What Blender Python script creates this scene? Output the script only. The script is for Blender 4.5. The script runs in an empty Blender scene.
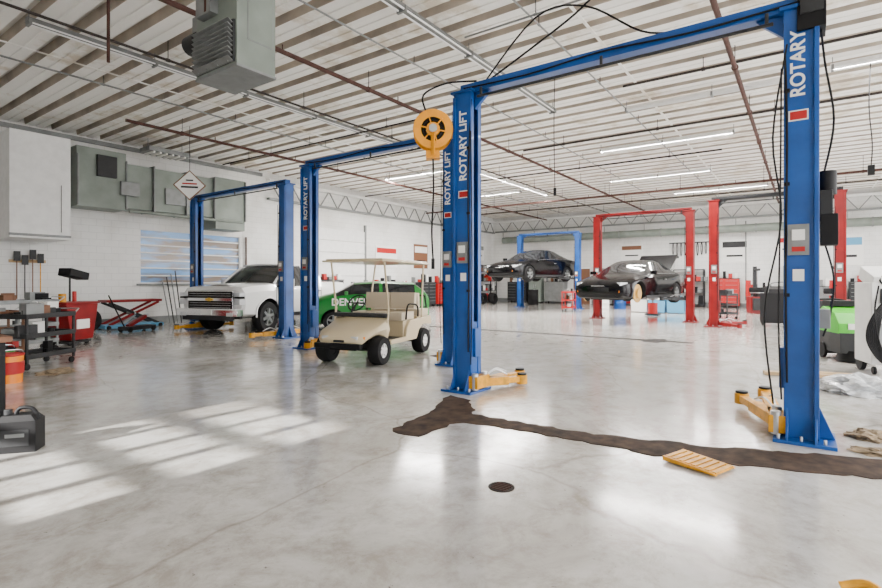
import bpy, bmesh, math, random
from mathutils import Vector, Matrix, Euler
random.seed(7)
S = bpy.context.scene
C = S.collection

# ------------------------------------------------------------------ materials
def nd(nt, t, **kw):
    n = nt.nodes.new(t)
    for k, v in kw.items():
        setattr(n, k, v)
    return n
def mat(name, col, rough=0.5, metal=0.0, var=0.0, scale=6.0, spec=0.5, coat=0.0, emit=None, es=0, bump=0.0):
    m = bpy.data.materials.new(name); m.use_nodes = True
    nt = m.node_tree; b = nt.nodes['Principled BSDF']
    b.inputs['Base Color'].default_value = (*col, 1)
    b.inputs['Roughness'].default_value = rough
    b.inputs['Metallic'].default_value = metal
    b.inputs['Specular IOR Level'].default_value = spec
    b.inputs['Coat Weight'].default_value = coat
    if emit:
        b.inputs['Emission Color'].default_value = (*emit, 1)
        b.inputs['Emission Strength'].default_value = es
    if var > 0 or bump > 0:
        tc = nd(nt, 'ShaderNodeTexCoord')
        no = nd(nt, 'ShaderNodeTexNoise'); no.inputs['Scale'].default_value = scale
        no.inputs['Detail'].default_value = 5
        nt.links.new(tc.outputs['Object'], no.inputs['Vector'])
        if var > 0:
            r = nd(nt, 'ShaderNodeValToRGB')
            r.color_ramp.elements[0].position = 0.3; r.color_ramp.elements[1].position = 0.7
            r.color_ramp.elements[0].color = (*[c*(1-var) for c in col], 1)
            r.color_ramp.elements[1].color = (*[min(1, c*(1+var*0.4)) for c in col], 1)
            nt.links.new(no.outputs['Fac'], r.inputs['Fac'])
            nt.links.new(r.outputs['Color'], b.inputs['Base Color'])
        if bump > 0:
            bp = nd(nt, 'ShaderNodeBump'); bp.inputs['Strength'].default_value = bump
            bp.inputs['Distance'].default_value = 0.02
            nt.links.new(no.outputs['Fac'], bp.inputs['Height'])
            nt.links.new(bp.outputs['Normal'], b.inputs['Normal'])
    return m

M = {}
M['blue'] = mat('lift_blue_paint', (0.004, 0.075, 0.32), 0.35, var=0.35, scale=3, spec=.4, coat=0.1)
M['red'] = mat('lift_red_paint', (0.24, 0.003, 0.005), 0.4, var=0.3, scale=3, spec=.4)
M['redlabel'] = mat('label_red', (0.42, 0.006, 0.006), 0.5)
M['yellow'] = mat('safety_yellow', (0.80, 0.36, 0.0), 0.45, var=0.35, scale=12)
M['orange'] = mat('reel_orange', (0.92, 0.36, 0.0), 0.4, var=0.15)
M['black'] = mat('black_rubber', (0.006, 0.006, 0.007), 0.6, spec=.25)
M['blackgloss'] = mat('black_car_paint', (0.002, 0.002, 0.003), 0.15, spec=0.22, coat=0.1)
M['darkgrey'] = mat('dark_grey_metal', (0.028, 0.029, 0.031), 0.5, var=0.3, spec=.3)
M['grey'] = mat('grey_metal', (0.22, 0.23, 0.23), 0.45, metal=0.3, var=0.2)
M['duct'] = mat('duct_greygreen', (0.22, 0.255, 0.225), 0.5, metal=0.1, var=0.25, scale=2)
M['steel'] = mat('bright_steel', (0.55, 0.56, 0.57), 0.28, metal=0.9)
M['chrome'] = mat('chrome', (0.8, 0.8, 0.82), 0.12, metal=1.0)
M['white'] = mat('white_paint', (0.80, 0.80, 0.79), 0.45, var=0.08)
M['whitecar'] = mat('white_car_paint', (0.82, 0.82, 0.82), 0.2, coat=0.8)
M['cream'] = mat('cream_plastic', (0.64, 0.53, 0.34), 0.3, coat=0.4)
M['creamseat'] = mat('cream_vinyl', (0.62, 0.53, 0.39), 0.6)
M['green'] = mat('green_wrap', (0.005, 0.20, 0.022), 0.3, coat=0.2)
M['limegreen'] = mat('machine_green', (0.06, 0.50, 0.015), 0.4)
M['glass'] = mat('tinted_glass', (0.01, 0.012, 0.015), 0.08, spec=.4, coat=.3)
M['lamp'] = mat('headlamp', (0.65, 0.67, 0.7), 0.1, coat=1.0)
M['amber'] = mat('amber_lamp', (0.9, 0.25, 0.01), 0.2)
M['gold'] = mat('gold', (0.8, 0.5, 0.08), 0.3, metal=0.6)
M['tire'] = mat('tire', (0.010, 0.010, 0.011), 0.75, spec=.25)
M['rust'] = mat('rust_pipe', (0.075, 0.032, 0.025), 0.7, var=0.4, spec=.3)
M['pipe'] = mat('dark_pipe', (0.035, 0.027, 0.024), 0.6, var=0.3, spec=.3)
M['wood'] = mat('pale_wood', (0.55, 0.38, 0.2), 0.7, var=0.3)
M['cloth'] = mat('rag_cloth', (0.32, 0.24, 0.15), 0.9, var=0.5, scale=20)
M['plastic'] = mat('clear_plastic', (0.66, 0.68, 0.70), 0.25, var=0.3, scale=14, coat=0.5)
M['ltblue'] = mat('light_blue_plastic', (0.10, 0.34, 0.56), 0.5)
M['brown'] = mat('brown', (0.18, 0.075, 0.035), 0.6)
M['hubgold'] = mat('brake_gold', (0.6, 0.36, 0.10), 0.35, metal=0.6)
M['sign'] = mat('sign_white', (0.85, 0.84, 0.81), 0.5)
M['tube'] = mat('fluorescent_tube', (0.85, 0.85, 0.85), 0.3)

def block_wall(name, a, col=(0.80, 0.80, 0.785)):
    m = mat(name, col, 0.6); nt = m.node_tree; b = nt.nodes['Principled BSDF']
    tc = nd(nt, 'ShaderNodeTexCoord'); sp = nd(nt, 'ShaderNodeSeparateXYZ'); cb = nd(nt, 'ShaderNodeCombineXYZ')
    nt.links.new(tc.outputs['Object'], sp.inputs[0])
    nt.links.new(sp.outputs[a], cb.inputs[0]); nt.links.new(sp.outputs['Z'], cb.inputs[1])
    br = nd(nt, 'ShaderNodeTexBrick')
    br.inputs['Scale'].default_value = 1.0; br.inputs['Brick Width'].default_value = 0.4; br.inputs['Row Height'].default_value = 0.2
    br.inputs['Mortar Size'].default_value = 0.006
    br.inputs['Color1'].default_value = (*col, 1); br.inputs['Color2'].default_value = (*[c*0.97 for c in col], 1)
    br.inputs['Mortar'].default_value = (*[c*0.78 for c in col], 1)
    nt.links.new(cb.outputs[0], br.inputs['Vector'])
    no = nd(nt, 'ShaderNodeTexNoise'); no.inputs['Scale'].default_value = 0.9; no.inputs['Detail'].default_value = 6
    nt.links.new(tc.outputs['Object'], no.inputs['Vector'])
    mx = nd(nt, 'ShaderNodeMixRGB', blend_type='MULTIPLY'); mx.inputs[0].default_value = 0.5
    rp = nd(nt, 'ShaderNodeValToRGB'); rp.color_ramp.elements[0].color = (0.68, 0.66, 0.62, 1); rp.color_ramp.elements[0].position = 0.3
    rp.color_ramp.elements[1].position = 0.55
    nt.links.new(no.outputs['Fac'], rp.inputs['Fac'])
    nt.links.new(br.outputs['Color'], mx.inputs[1]); nt.links.new(rp.outputs['Color'], mx.inputs[2])
    nt.links.new(mx.outputs[0], b.inputs['Base Color'])
    return m
M['wallx'] = block_wall('painted_block_x', 'X')
M['wally'] = block_wall('painted_block_y', 'Y')

def floor_mat():
    m = mat('sealed_concrete', (0.6, 0.6, 0.58), 0.3); nt = m.node_tree; b = nt.nodes['Principled BSDF']; L = nt.links
    tc = nd(nt, 'ShaderNodeTexCoord')
    def noise(s, det=8, rough=0.6, dist=0):
        n = nd(nt, 'ShaderNodeTexNoise'); n.inputs['Scale'].default_value = s; n.inputs['Detail'].default_value = det
        n.inputs['Roughness'].default_value = rough; n.inputs['Distortion'].default_value = dist
        L.new(tc.outputs['Object'], n.inputs['Vector']); return n
    def ramp(src, p0, c0, p1, c1):
        r = nd(nt, 'ShaderNodeValToRGB'); e = r.color_ramp.elements
        e[0].position = p0; e[0].color = (*c0, 1); e[1].position = p1; e[1].color = (*c1, 1)
        L.new(src, r.inputs['Fac']); return r
    n1 = noise(0.7, 10, 0.68, 0.9); r1 = ramp(n1.outputs['Fac'], 0.36, (0.43, 0.405, 0.37), 0.60, (0.68, 0.672, 0.65))
    n2 = noise(3.5, 10, 0.78, 0.3); r2 = ramp(n2.outputs['Fac'], 0.38, (0.68, 0.64, 0.59), 0.55, (1, 1, 1))
    n3 = noise(17, 8, 0.7); r3 = ramp(n3.outputs['Fac'], 0.30, (0.14, 0.11, 0.09), 0.36, (1, 1, 1))
    def mul(a, c, f=1.0):
        x = nd(nt, 'ShaderNodeMixRGB', blend_type='MULTIPLY'); x.inputs[0].default_value = f
        L.new(a, x.inputs[1]); L.new(c, x.inputs[2]); return x
    a = mul(r1.outputs[0], r2.outputs[0], 0.9); a = mul(a.outputs[0], r3.outputs[0], 0.8)
    n4 = noise(1.2, 4, 0.5)
    mp = nd(nt, 'ShaderNodeMixRGB'); mp.inputs[0].default_value = 0.25
    L.new(tc.outputs['Object'], mp.inputs[1]); L.new(n4.outputs['Color'], mp.inputs[2])
    v = nd(nt, 'ShaderNodeTexVoronoi', feature='DISTANCE_TO_EDGE'); v.inputs['Scale'].default_value = 0.33
    L.new(mp.outputs[0], v.inputs['Vector'])
    r4 = ramp(v.outputs['Distance'], 0.0012, (0.55, 0.5, 0.45), 0.0035, (1, 1, 1))
    a = mul(a.outputs[0], r4.outputs[0], 0.6)
    L.new(a.outputs[0], b.inputs['Base Color'])
    rr = nd(nt, 'ShaderNodeMapRange'); rr.inputs[1].default_value = 0.3; rr.inputs[2].default_value = 0.7
    rr.inputs[3].default_value = 0.24; rr.inputs[4].default_value = 0.09
    L.new(n1.outputs['Fac'], rr.inputs[0]); L.new(rr.outputs[0], b.inputs['Roughness'])
    b.inputs['Coat Weight'].default_value = 0.35; b.inputs['Coat Roughness'].default_value = 0.10
    bp = nd(nt, 'ShaderNodeBump'); bp.inputs['Strength'].default_value = 0.06; bp.inputs['Distance'].default_value = 0.01
    L.new(n2.outputs['Fac'], bp.inputs['Height']); L.new(bp.outputs[0], b.inputs['Normal'])
    return m
M['floor'] = floor_mat()

def deck_mat():
    m = mat('ceiling_deck_paint', (0.86, 0.85, 0.82), 0.5); nt = m.node_tree; b = nt.nodes['Principled BSDF']; L = nt.links
    tc = nd(nt, 'ShaderNodeTexCoord')
    n = nd(nt, 'ShaderNodeTexNoise'); n.inputs['Scale'].default_value = 0.8; n.inputs['Detail'].default_value = 9; n.inputs['Roughness'].default_value = .65
    L.new(tc.outputs['Object'], n.inputs['Vector'])
    r = nd(nt, 'ShaderNodeValToRGB'); e = r.color_ramp.elements
    e[0].position = 0.36; e[0].color = (0.66, 0.59, 0.49, 1); e[1].position = 0.46; e[1].color = (0.93, 0.915, 0.88, 1)
    L.new(n.outputs['Fac'], r.inputs['Fac']); L.new(r.outputs[0], b.inputs['Base Color'])
    return m
M['deck'] = deck_mat()
M['deckshade'] = mat('deck_flute_side', (0.52, 0.46, 0.39), 0.8, var=0.35, scale=1.5, spec=.2)  # groove shade painted as darker brown on the flute sides, with stain mottling
M['deckmid'] = mat('deck_flute_top', (0.84, 0.81, 0.76), 0.7, var=0.25, scale=1.5, spec=.2)  # flute tops a step darker, part of the painted groove shade
M['stain'] = mat('trench_patch_dark', (0.060, 0.035, 0.022), 0.75, var=0.75, scale=7, spec=.15)
M['drain'] = mat('drain_dark', (0.02, 0.016, 0.013), 0.7, var=0.4, scale=20, spec=.2)
M['ground'] = mat('asphalt', (0.45, 0.44, 0.43), 0.9)
def pane_mat():
    m = mat('window_pane', (0.3, 0.4, 0.5), 0.15); nt = m.node_tree; b = nt.nodes['Principled BSDF']; L = nt.links
    tc = nd(nt, 'ShaderNodeTexCoord'); mp = nd(nt, 'ShaderNodeMapping'); mp.inputs['Scale'].default_value = (.5, 1, 2.2); L.new(tc.outputs['Object'], mp.inputs[0])
    n = nd(nt, 'ShaderNodeTexNoise'); n.inputs['Scale'].default_value = 1.3; n.inputs['Detail'].default_value = 5; L.new(mp.outputs[0], n.inputs['Vector'])
    r = nd(nt, 'ShaderNodeValToRGB'); e = r.color_ramp.elements
    e[0].position = .42; e[0].color = (.17, .13, .10, 1); e[1].position = .56; e[1].color = (.14, .28, .50, 1)
    L.new(n.outputs['Fac'], r.inputs['Fac']); L.new(r.outputs[0], b.inputs['Base Color']); L.new(r.outputs[0], b.inputs['Emission Color']); b.inputs['Emission Strength'].default_value = .5
    return m
M['pane'] = pane_mat()

# ------------------------------------------------------------------ mesh builder
class MB:
    def __init__(s):
        s.v = []; s.f = []; s.mi = []; s.mats = []
    def m(s, k):
        if k not in s.mats: s.mats.append(k)
        return s.mats.index(k)
    def add(s, vs, fs, k, M4=None):
        o = len(s.v)
        for p in vs:
            p = Vector(p)
            if M4 is not None: p = M4 @ p
            s.v.append(p)
        ks = k if isinstance(k, list) else [k]*len(fs)
        for f, kk in zip(fs, ks):
            s.f.append([i+o for i in f]); s.mi.append(s.m(kk))
    def box(s, c, d, k, rz=0, ry=0, rx=0, top=None):
        x, y, z = d[0]/2, d[1]/2, d[2]/2
        tx, ty = (x, y) if top is None else (x*top[0], y*top[1])
        vs = [(-x,-y,-z),(x,-y,-z),(x,y,-z),(-x,y,-z),(-tx,-ty,z),(tx,-ty,z),(tx,ty,z),(-tx,ty,z)]
        fs = [(0,3,2,1),(4,5,6,7),(0,1,5,4),(1,2,6,5),(2,3,7,6),(3,0,4,7)]
        T = Matrix.Translation(c) @ Euler((rx, ry, rz)).to_matrix().to_4x4()
        s.add(vs, fs, k, T)
    def bar(s, p0, p1, w, h, k):
        p0 = Vector(p0); p1 = Vector(p1); d = p1-p0; L = d.length
        q = d.to_track_quat('X', 'Z')
        T = Matrix.Translation((p0+p1)/2) @ q.to_matrix().to_4x4()
        x, y, z = L/2, w/2, h/2
        vs = [(-x,-y,-z),(x,-y,-z),(x,y,-z),(-x,y,-z),(-x,-y,z),(x,-y,z),(x,y,z),(-x,y,z)]
        fs = [(0,3,2,1),(4,5,6,7),(0,1,5,4),(1,2,6,5),(2,3,7,6),(3,0,4,7)]
        s.add(vs, fs, k, T)
    def cyl(s, p0, p1, r, k, r1=None, n=20):
        p0 = Vector(p0); p1 = Vector(p1); r1 = r if r1 is None else r1
        d = p1-p0; R = d.to_track_quat('Z', 'Y').to_matrix()
        vs = []
        for p, rr in ((p0, r), (p1, r1)):
            for i in range(n):
                a = 2*math.pi*i/n; vs.append(p + R @ (Vector((math.cos(a), math.sin(a), 0))*rr))
        fs = [(i, (i+1) % n, n+(i+1) % n, n+i) for i in range(n)] + [tuple(range(n-1, -1, -1)), tuple(range(n, 2*n))]
        s.add(vs, fs, k)
    def rev(s, c, axis, prof, k, n=28):
        c = Vector(c); R = Vector(axis).to_track_quat('Z', 'Y').to_matrix()
        vs = []; fs = []
        for (r, h) in prof:
            for i in range(n):
                a = 2*math.pi*i/n
                vs.append(c + R @ Vector((r*math.cos(a), r*math.sin(a), h)))
        ks = []
        for j in range(len(prof)-1):
            kk = k[j] if isinstance(k, list) else k
            for i in range(n):
                fs.append((j*n+i, j*n+(i+1) % n, (j+1)*n+(i+1) % n, (j+1)*n+i)); ks.append(kk)
        s.add(vs, fs, ks)
    def tube(s, pts, r, k, n=8, closed=False, sm=True):
        pts = [Vector(p) for p in pts]
        if sm and len(pts) > 2:
            out = []
            N = len(pts)
            for i in range(N-1 if not closed else N):
                p0 = pts[i-1] if (i > 0 or closed) else pts[i]; p1 = pts[i]; p2 = pts[(i+1) % N]
                p3 = pts[(i+2) % N] if (i+2 < N or closed) else p2
                for t in [0, .2, .4, .6, .8]:
                    out.append(0.5*((2*p1)+(-p0+p2)*t+(2*p0-5*p1+4*p2-p3)*t*t+(-p0+3*p1-3*p2+p3)*t**3))
            if not closed: out.append(pts[-1])
            pts = out
        vs = []; fs = []; N = len(pts); ref = None
        for i, p in enumerate(pts):
            a = pts[i-1] if i > 0 else (pts[-1] if closed else p)
            b = pts[(i+1) % N] if (i < N-1 or closed) else p
            t = (b-a).normalized()
            if ref is None: ref = t.orthogonal().normalized()
            ref = (ref - t*ref.dot(t)).normalized(); bn = t.cross(ref)
            for j in range(n):
                an = 2*math.pi*j/n
                vs.append(p + (ref*math.cos(an)+bn*math.sin(an))*r)
        for i in range(N if closed else N-1):
            for j in range(n):
                i2 = (i+1) % N
                fs.append((i*n+j, i*n+(j+1) % n, i2*n+(j+1) % n, i2*n+j))
        if not closed:
            fs.append(tuple(range(n-1, -1, -1))); fs.append(tuple((N-1)*n+j for j in range(n)))
        s.add(vs, fs, k)
    def prism(s, poly, a, b, k, plane='XZ', T=None):
        n = len(poly)
        def P(u, v, w):
            return {'XZ': (u, w, v), 'YZ': (w, u, v), 'XY': (u, v, w)}[plane]
        vs = [P(u, v, a) for u, v in poly]+[P(u, v, b) for u, v in poly]
        fs = [tuple(range(n)), tuple(range(2*n-1, n-1, -1))]+[(i, n+i, n+(i+1) % n, (i+1) % n) for i in range(n)]
        s.add(vs, fs, k, T)
    def mesh(s, name):
        me = bpy.data.meshes.new(name)
        me.from_pydata([tuple(v) for v in s.v], [], s.f)
        for k in s.mats: me.materials.append(M[k])
        me.polygons.foreach_set('material_index', s.mi)
        bm = bmesh.new(); bm.from_mesh(me); bmesh.ops.recalc_face_normals(bm, faces=bm.faces); bm.to_mesh(me); bm.free()
        me.update(); return me
    def build(s, name, bevel=0, loc=(0,0,0), rz=0, parent=None, angle=35, seg=2):
        me = s.mesh(name)
        me.polygons.foreach_set('use_smooth', [True]*len(me.polygons))
        me.set_sharp_from_angle(angle=math.radians(angle))
        o = bpy.data.objects.new(name, me); C.objects.link(o)
        o.location = loc; o.rotation_euler = (0, 0, rz)
        if bevel:
            b = o.modifiers.new('b', 'BEVEL'); b.width = bevel; b.segments = seg; b.limit_method = 'ANGLE'; b.angle_limit = math.radians(40)
        if parent: o.parent = parent
        return o
def empty(name, loc=(0,0,0), rz=0, sc=1):
    e = bpy.data.objects.new(name, None); C.objects.link(e); e.location = loc; e.rotation_euler = (0,0,rz); e.empty_display_size = .1; e.scale = (sc,)*3
    return e
def text(body, size, k, Mx, parent=None, name='lettering', ext=0.002, bold=.02):
    cu = bpy.data.curves.new(name, 'FONT'); cu.body = body; cu.size = size; cu.extrude = ext; cu.offset = size*bold
    cu.align_x = 'CENTER'; cu.align_y = 'CENTER'
    o = bpy.data.objects.new(name, cu); C.objects.link(o); cu.materials.append(M[k])
    if parent: o.parent = parent
    o.matrix_local = Mx
    return o
def frame(loc, right, up):
    r = Vector(right).normalized(); u = Vector(up).normalized(); n = r.cross(u)
    m = Matrix.Identity(4)
    for i in range(3):
        m[i][0] = r[i]; m[i][1] = u[i]; m[i][2] = n[i]; m[i][3] = loc[i]
    return m

# ------------------------------------------------------------------ room shell
X0, X1, Y0, Y1, CH = -3.0, 30.0, -6.0, 17.0, 5.56
b = MB(); b.box(((X0+X1)/2, (Y0+Y1)/2, -0.1), (X1-X0+.4, Y1-Y0+.4, 0.2), 'floor'); b.build('floor')
b = MB(); b.box((14, 5, -0.26), (140, 140, 0.1), 'ground'); b.build('ground_outside')
b = MB(); x = X0-.1; per = 0.60; dp = .17
prof = []; ks = []
while x < X1+.2:
    seg = [(0,0,'deck'),(.18,0,'deck'),(.19,.02,'deck'),(.22,.02,'deck'),(.23,0,'deck'),(.40,0,'deckshade'),(.425,dp,'deckmid'),(.575,dp,'deckshade')]
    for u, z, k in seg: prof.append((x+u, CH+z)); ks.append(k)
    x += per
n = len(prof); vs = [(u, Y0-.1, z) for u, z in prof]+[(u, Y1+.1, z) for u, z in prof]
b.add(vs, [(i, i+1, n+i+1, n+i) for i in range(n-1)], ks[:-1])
b.box(((X0+X1)/2, (Y0+Y1)/2, CH+.35), (X1-X0+.6, Y1-Y0+.6, .1), 'deck')
for y in (-2.5, 2.9, 11.4): b.box(((X0+X1)/2, y, CH-.006), (X1-X0, .05, .012), 'deck')
b.build('ceiling', angle=15)
b = MB()
wx0, wx1, wz0, wz1 = 7.6, 11.1, 1.30, 3.0
t = .2
def wseg(xa, xb, za, zb):
    b.box(((xa+xb)/2, Y1+t/2, (za+zb)/2), (xb-xa, t, zb-za), 'wallx')
wseg(X0, wx0, 0, CH+.3); wseg(wx1, X1, 0, CH+.3); wseg(wx0, wx1, 0, wz0); wseg(wx0, wx1, wz1, CH+.3)
b.build('wall_left')
b = MB()
b.box(((wx0+wx1)/2, Y1+.1, (wz0+wz1)/2), (wx1-wx0, .02, wz1-wz0), 'pane')
for i in range(8):
    z = wz0+(wz1-wz0)*i/7; b.box(((wx0+wx1)/2, Y1+.05, z), (wx1-wx0, .07, .04), 'white')
for i in range(3):
    xx = wx0+(wx1-wx0)*i/2; b.box((xx, Y1+.05, (wz0+wz1)/2), (.06, .07, wz1-wz0), 'white')
b.box(((wx0+wx1)/2, Y1-.03, wz0-.04), (wx1-wx0+.2, .1, .06), 'grey')
b.build('window_1')
b = MB(); b.box((X1+.1, (Y0+Y1)/2, CH/2+.15), (.2, Y1-Y0+.4, CH+.3), 'wally'); b.build('wall_far')
b = MB()
dy0, dy1 = 2.2, 6.4
def rseg(ya, yb, za, zb, k='wally', th=.2):
    b.box((X0-.1, (ya+yb)/2, (za+zb)/2), (th, yb-ya, zb-za), k)
rseg(Y0, dy0, 0, CH+.3); rseg(dy1, Y1, 0, CH+.3); rseg(dy0, dy1, 3.6, CH+.3)
b.build('wall_rear')
b = MB()
rseg(dy0, dy1, 0, 1.50, 'white', .06); rseg(dy0, dy1, 2.41, 3.6, 'white', .06); rseg(dy0, dy1, 1.73, 1.83, 'white', .06); rseg(dy0, dy1, 2.06, 2.16, 'white', .06)
ys = [dy0, 3.85, 4.23, 4.33, 4.71, 4.81, 5.19, 5.29, 5.67, dy1]
for i in range(0, len(ys), 2): rseg(ys[i], ys[i+1], 1.50, 2.41, 'white', .06)
b.build('door_1')
b = MB()
for xx in [-2.6, 4.0, 10.6, 17.2, 23.8, 29.6]: b.box((xx, Y0-.1, CH/2+.15), (.9, .2, CH+.3), 'wallx')
b.box(((X0+X1)/2, Y0-.1, 5.3), (X1-X0, .2, 1.1), 'wallx')
b.build('wall_right')
# open-web joist girders at the wall heads; left one added for zigzag deck-end shadows
b = MB(); b.box((21.0, Y1-.15, 5.25), (17.6, .22, .10), 'white'); b.box((21.0, Y1-.15, 4.55), (17.6, .18, .08), 'grey')
for i in range(35):
    xx = 12.3+i*.5; b.bar((xx, Y1-.15, 4.55 if i % 2 else 5.25), (xx+.5, Y1-.15, 5.25 if i % 2 else 4.55), .04, .04, 'grey')
b.build('trim_1')
b = MB(); b.box((X1-.2, 5.5, 5.25), (.25, 22.4, .12), 'white'); b.box((X1-.2, 5.5, 4.6), (.2, 22.4, .08), 'grey')
for i in range(44):
    yy = -5.5+i*.5; b.bar((X1-.2, yy, 4.6 if i % 2 else 5.25), (X1-.2, yy+.5, 5.25 if i % 2 else 4.6), .04, .04, 'grey')
b.build('trim_2')
b = MB(); b.box((4.5, Y1-.05, CH-.12), (15, .08, .12), 'grey'); b.build('trim_3')
b = MB(); b.box((17, Y1-.02, .12), (25.8, .03, .24), 'grey'); b.build('baseboard_left')
b = MB(); b.box((X1-.02, 5.5, .12), (.03, 22.8, .24), 'grey'); b.build('baseboard_far')

# ------------------------------------------------------------------ floor features
def irregular(name, p, z=0.006, k='stain', j=.03, step=.10):
    out = []
    for i in range(len(p)):
        a = Vector(p[i]); c = Vector(p[(i+1) % len(p)]); L = (c-a).length; nn = max(1, int(L/step))
        for q in range(nn):
            v = a.lerp(c, q/nn); out.append((v.x+random.uniform(-j, j), v.y+random.uniform(-j, j)))
    b = MB(); b.prism(out, 0.0005, z, k, 'XY'); return b.build(name)
irregular('floor_trench_patch', [(3.56,2.78),(4.12,2.74),(4.24,2.2),(4.24,.95),(4.40,.3),(4.62,-.3),(4.74,-1.5),(5.20,-1.5),(5.12,-.4),(4.98,.0),(4.74,.6),(4.50,1.6),(4.46,2.75),(4.98,3.12),(5.05,3.48),(4.3,3.18),(3.52,3.08)], j=.03, step=.08)
b = MB(); b.box((12.4, 5.6, .004), (.16, 7.2, .008), 'drain')
for i in range(36): b.box((12.4, 2.1+i*.2, .009), (.12, .03, .006), 'darkgrey')
b.build('floor_drain_channel')
irregular('oil_stain', [(12.0,2.6),(12.5,2.5),(12.9,2.7),(12.7,3.0),(12.1,3.0)], .004, 'drain', .06)
b = MB()
b.rev((3.0, 1.64, 0), (0,0,1), [(.088,.001),(.088,.004),(.072,.005),(.07,.003),(.001,.003)], ['stain','drain','drain','drain'], 24)
for i in range(-2, 3): b.box((3.0+i*.025, 1.64, .005), (.008, .12, .003), 'rust')
b.build('floor_drain')
irregular('oil_stain', [(7.4,5.2),(7.7,5.2),(7.8,5.5),(7.5,5.6)], .003, 'stain', .05, .08)

# ------------------------------------------------------------------ two-post lifts
def lift(x, ya, yb, k, H=3.7, az=.11, armk='yellow', armsA=None, armsB=None, label=None, beamk=None, unit=False):
    root = empty('two_post_car_lift', (x, (ya+yb)/2, 0))
    oy = (ya+yb)/2
    ya -= oy; yb -= oy
    beamk = beamk or k
    W, D, tk = .25, .25, .02
    for (y, inn, arms, lab) in ((ya, 1, armsA, (label or [0,0])[0]), (yb, -1, armsB, (label or [0,0])[1])):
        b = MB()
        b.box((0, y-inn*(D/2-tk/2), H/2), (W, tk, H), k)
        b.box((-W/2+tk/2, y, H/2), (tk, D, H), k); b.box((W/2-tk/2, y, H/2), (tk, D, H), k)
        b.box((-W/2+.04, y+inn*(D/2-tk/2), H/2), (.07, tk, H), k); b.box((W/2-.04, y+inn*(D/2-tk/2), H/2), (.07, tk, H), k)
        b.box((0, y, H+.01), (W+.06, D+.06, .03), k)
        b.box((0, y-inn*.02, .015), (.50, .44, .03), k)
        b.box((-W/2-.012, y-inn*(D/2-.02), H/2), (.03, .035, H-.1), k)
        for sx in (-1, 1):
            for q in (-.1, .1): b.prism([(sx*W/2, .03), (sx*.24, .03), (sx*W/2, .28)], y+q-.01, y+q+.01, k, 'XZ')
            for q in (-.16, 0, .16): b.cyl((sx*.215, y+q, .03), (sx*.215, y+q, .07), .014, 'steel', n=6)
        b.prism([(y-inn*D/2, .03), (y-inn*.235, .03), (y-inn*D/2, .3)], -.01, .01, k, 'YZ')
        b.box((0, y, H/2), (.03, .03, H-.1), 'darkgrey')
        b.cyl((.05, y-inn*.04, .2), (.05, y-inn*.04, H-.5), .03, 'darkgrey', n=10)
        b.build('column', bevel=.004, parent=root)
        c = MB()
        c.box((0, y+inn*.03, az+.38), (W-.06, D-.08, .75), k)
        c.box((0, y+inn*.17, az+.02), (W+.04, .13, .15), armk)
        c.box((0, y+inn*.14, az+.5), (.14, .04, .35), k)
        c.cyl((-.11, y+inn*.18, az-.07), (-.11, y+inn*.18, az+.13), .04, 'steel'); c.cyl((.11, y+inn*.18, az-.07), (.11, y+inn*.18, az+.13), .04, 'steel')
        for (dx, dy) in (arms or [(-.75, .55), (.75, .55)]):
            s0 = Vector(((.11 if dx > 0 else -.11), y+inn*.18, az)); e = Vector((dx, y+inn*(.18+dy), az)); m_ = s0.lerp(e, .6)
            c.bar(s0, m_, .12, .10, armk); c.bar(m_-(e-s0)*.1, e, .085, .07, armk)
            c.cyl(e+Vector((0,0,-.06)), e+Vector((0,0,.05)), .07, armk); c.cyl(e+Vector((0,0,.05)), e+Vector((0,0,.075)), .06, 'black')
            c.tube([s0+Vector((0,0,.06)), s0.lerp(e,.3)+Vector((0,0,.14)), m_+Vector((0,0,.07))], .01, 'steel', 6)
        c.build('carriage_arms', bevel=.006, parent=root)
        d = MB()
        d.box((-W/2-.02, y+inn*.02, 1.72), (.035, .15, .26), 'grey'); d.box((-W/2-.04, y+inn*.02, 1.76), (.012, .09, .09), 'sign'); d.box((-W/2-.04, y+inn*.02, 1.64), (.012, .09, .04), 'redlabel')
        d.box((-W/2-.003, y+inn*.02, 1.42), (.006, .08, .1), 'sign')
        if lab:
            zl = H-.92 if lab == 'ROTARY' else H-1.26
            d.box((-W/2-.004, y+inn*.02, zl), (.006, .12, .07), 'redlabel')
            d.box((-W/2-.003, y+inn*.02, zl), (.006, .14, .09), 'sign')
        for q in (1.25, 2.2, 3.0): d.box((-W/2-.015, y+inn*.1, q), (.02, .04, .03), 'black')
        d.tube([(-W/2-.02, y+inn*.1, .5), (-W/2-.02, y+inn*.11, 1.5), (-W/2-.02, y+inn*.1, 2.6), (-W/2+.02, y+inn*.12, H-.1)], .009, 'black', 6)
        d.tube([(-W/2-.02, y+inn*.14, .35), (-W/2-.03, y+inn*.16, 1.0), (-W/2-.01, y+inn*.15, 1.9), (-W/2-.02, y+inn*.14, 3.2)], .007, 'black', 6)
        d.build('fittings', parent=root)
        if lab: text(lab, .145, 'sign', frame((-W/2-.004, y+inn*.02, H-(.48 if lab == 'ROTARY' else .66)), (0,0,1), (0,1,0)), root)
    b = MB()
    b.box((0, 0, H+.06), (.15, yb-ya+.12, .11), beamk)
    for y, inn in ((ya, 1), (yb, -1)):
        b.prism([(y+inn*.12, H-.2), (y+inn*.12, H), (y+inn*.34, H)], -.03, .03, beamk, 'YZ')
    b.cyl((-.10, ya+.2, H-.08), (-.10, yb-.2, H-.08), .016, 'darkgrey', n=10)
    for y in (ya+.25, 0, yb-.25): b.box((-.09, y, H-.03), (.025, .03, .12), 'darkgrey')
    b.tube([(-.09, ya, H+.06), (-.1, ya*.5, H+.03), (-.1, 0, H+.07), (-.1, yb*.5, H+.03), (-.09, yb, H+.06)], .012, 'black', 6)
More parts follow.
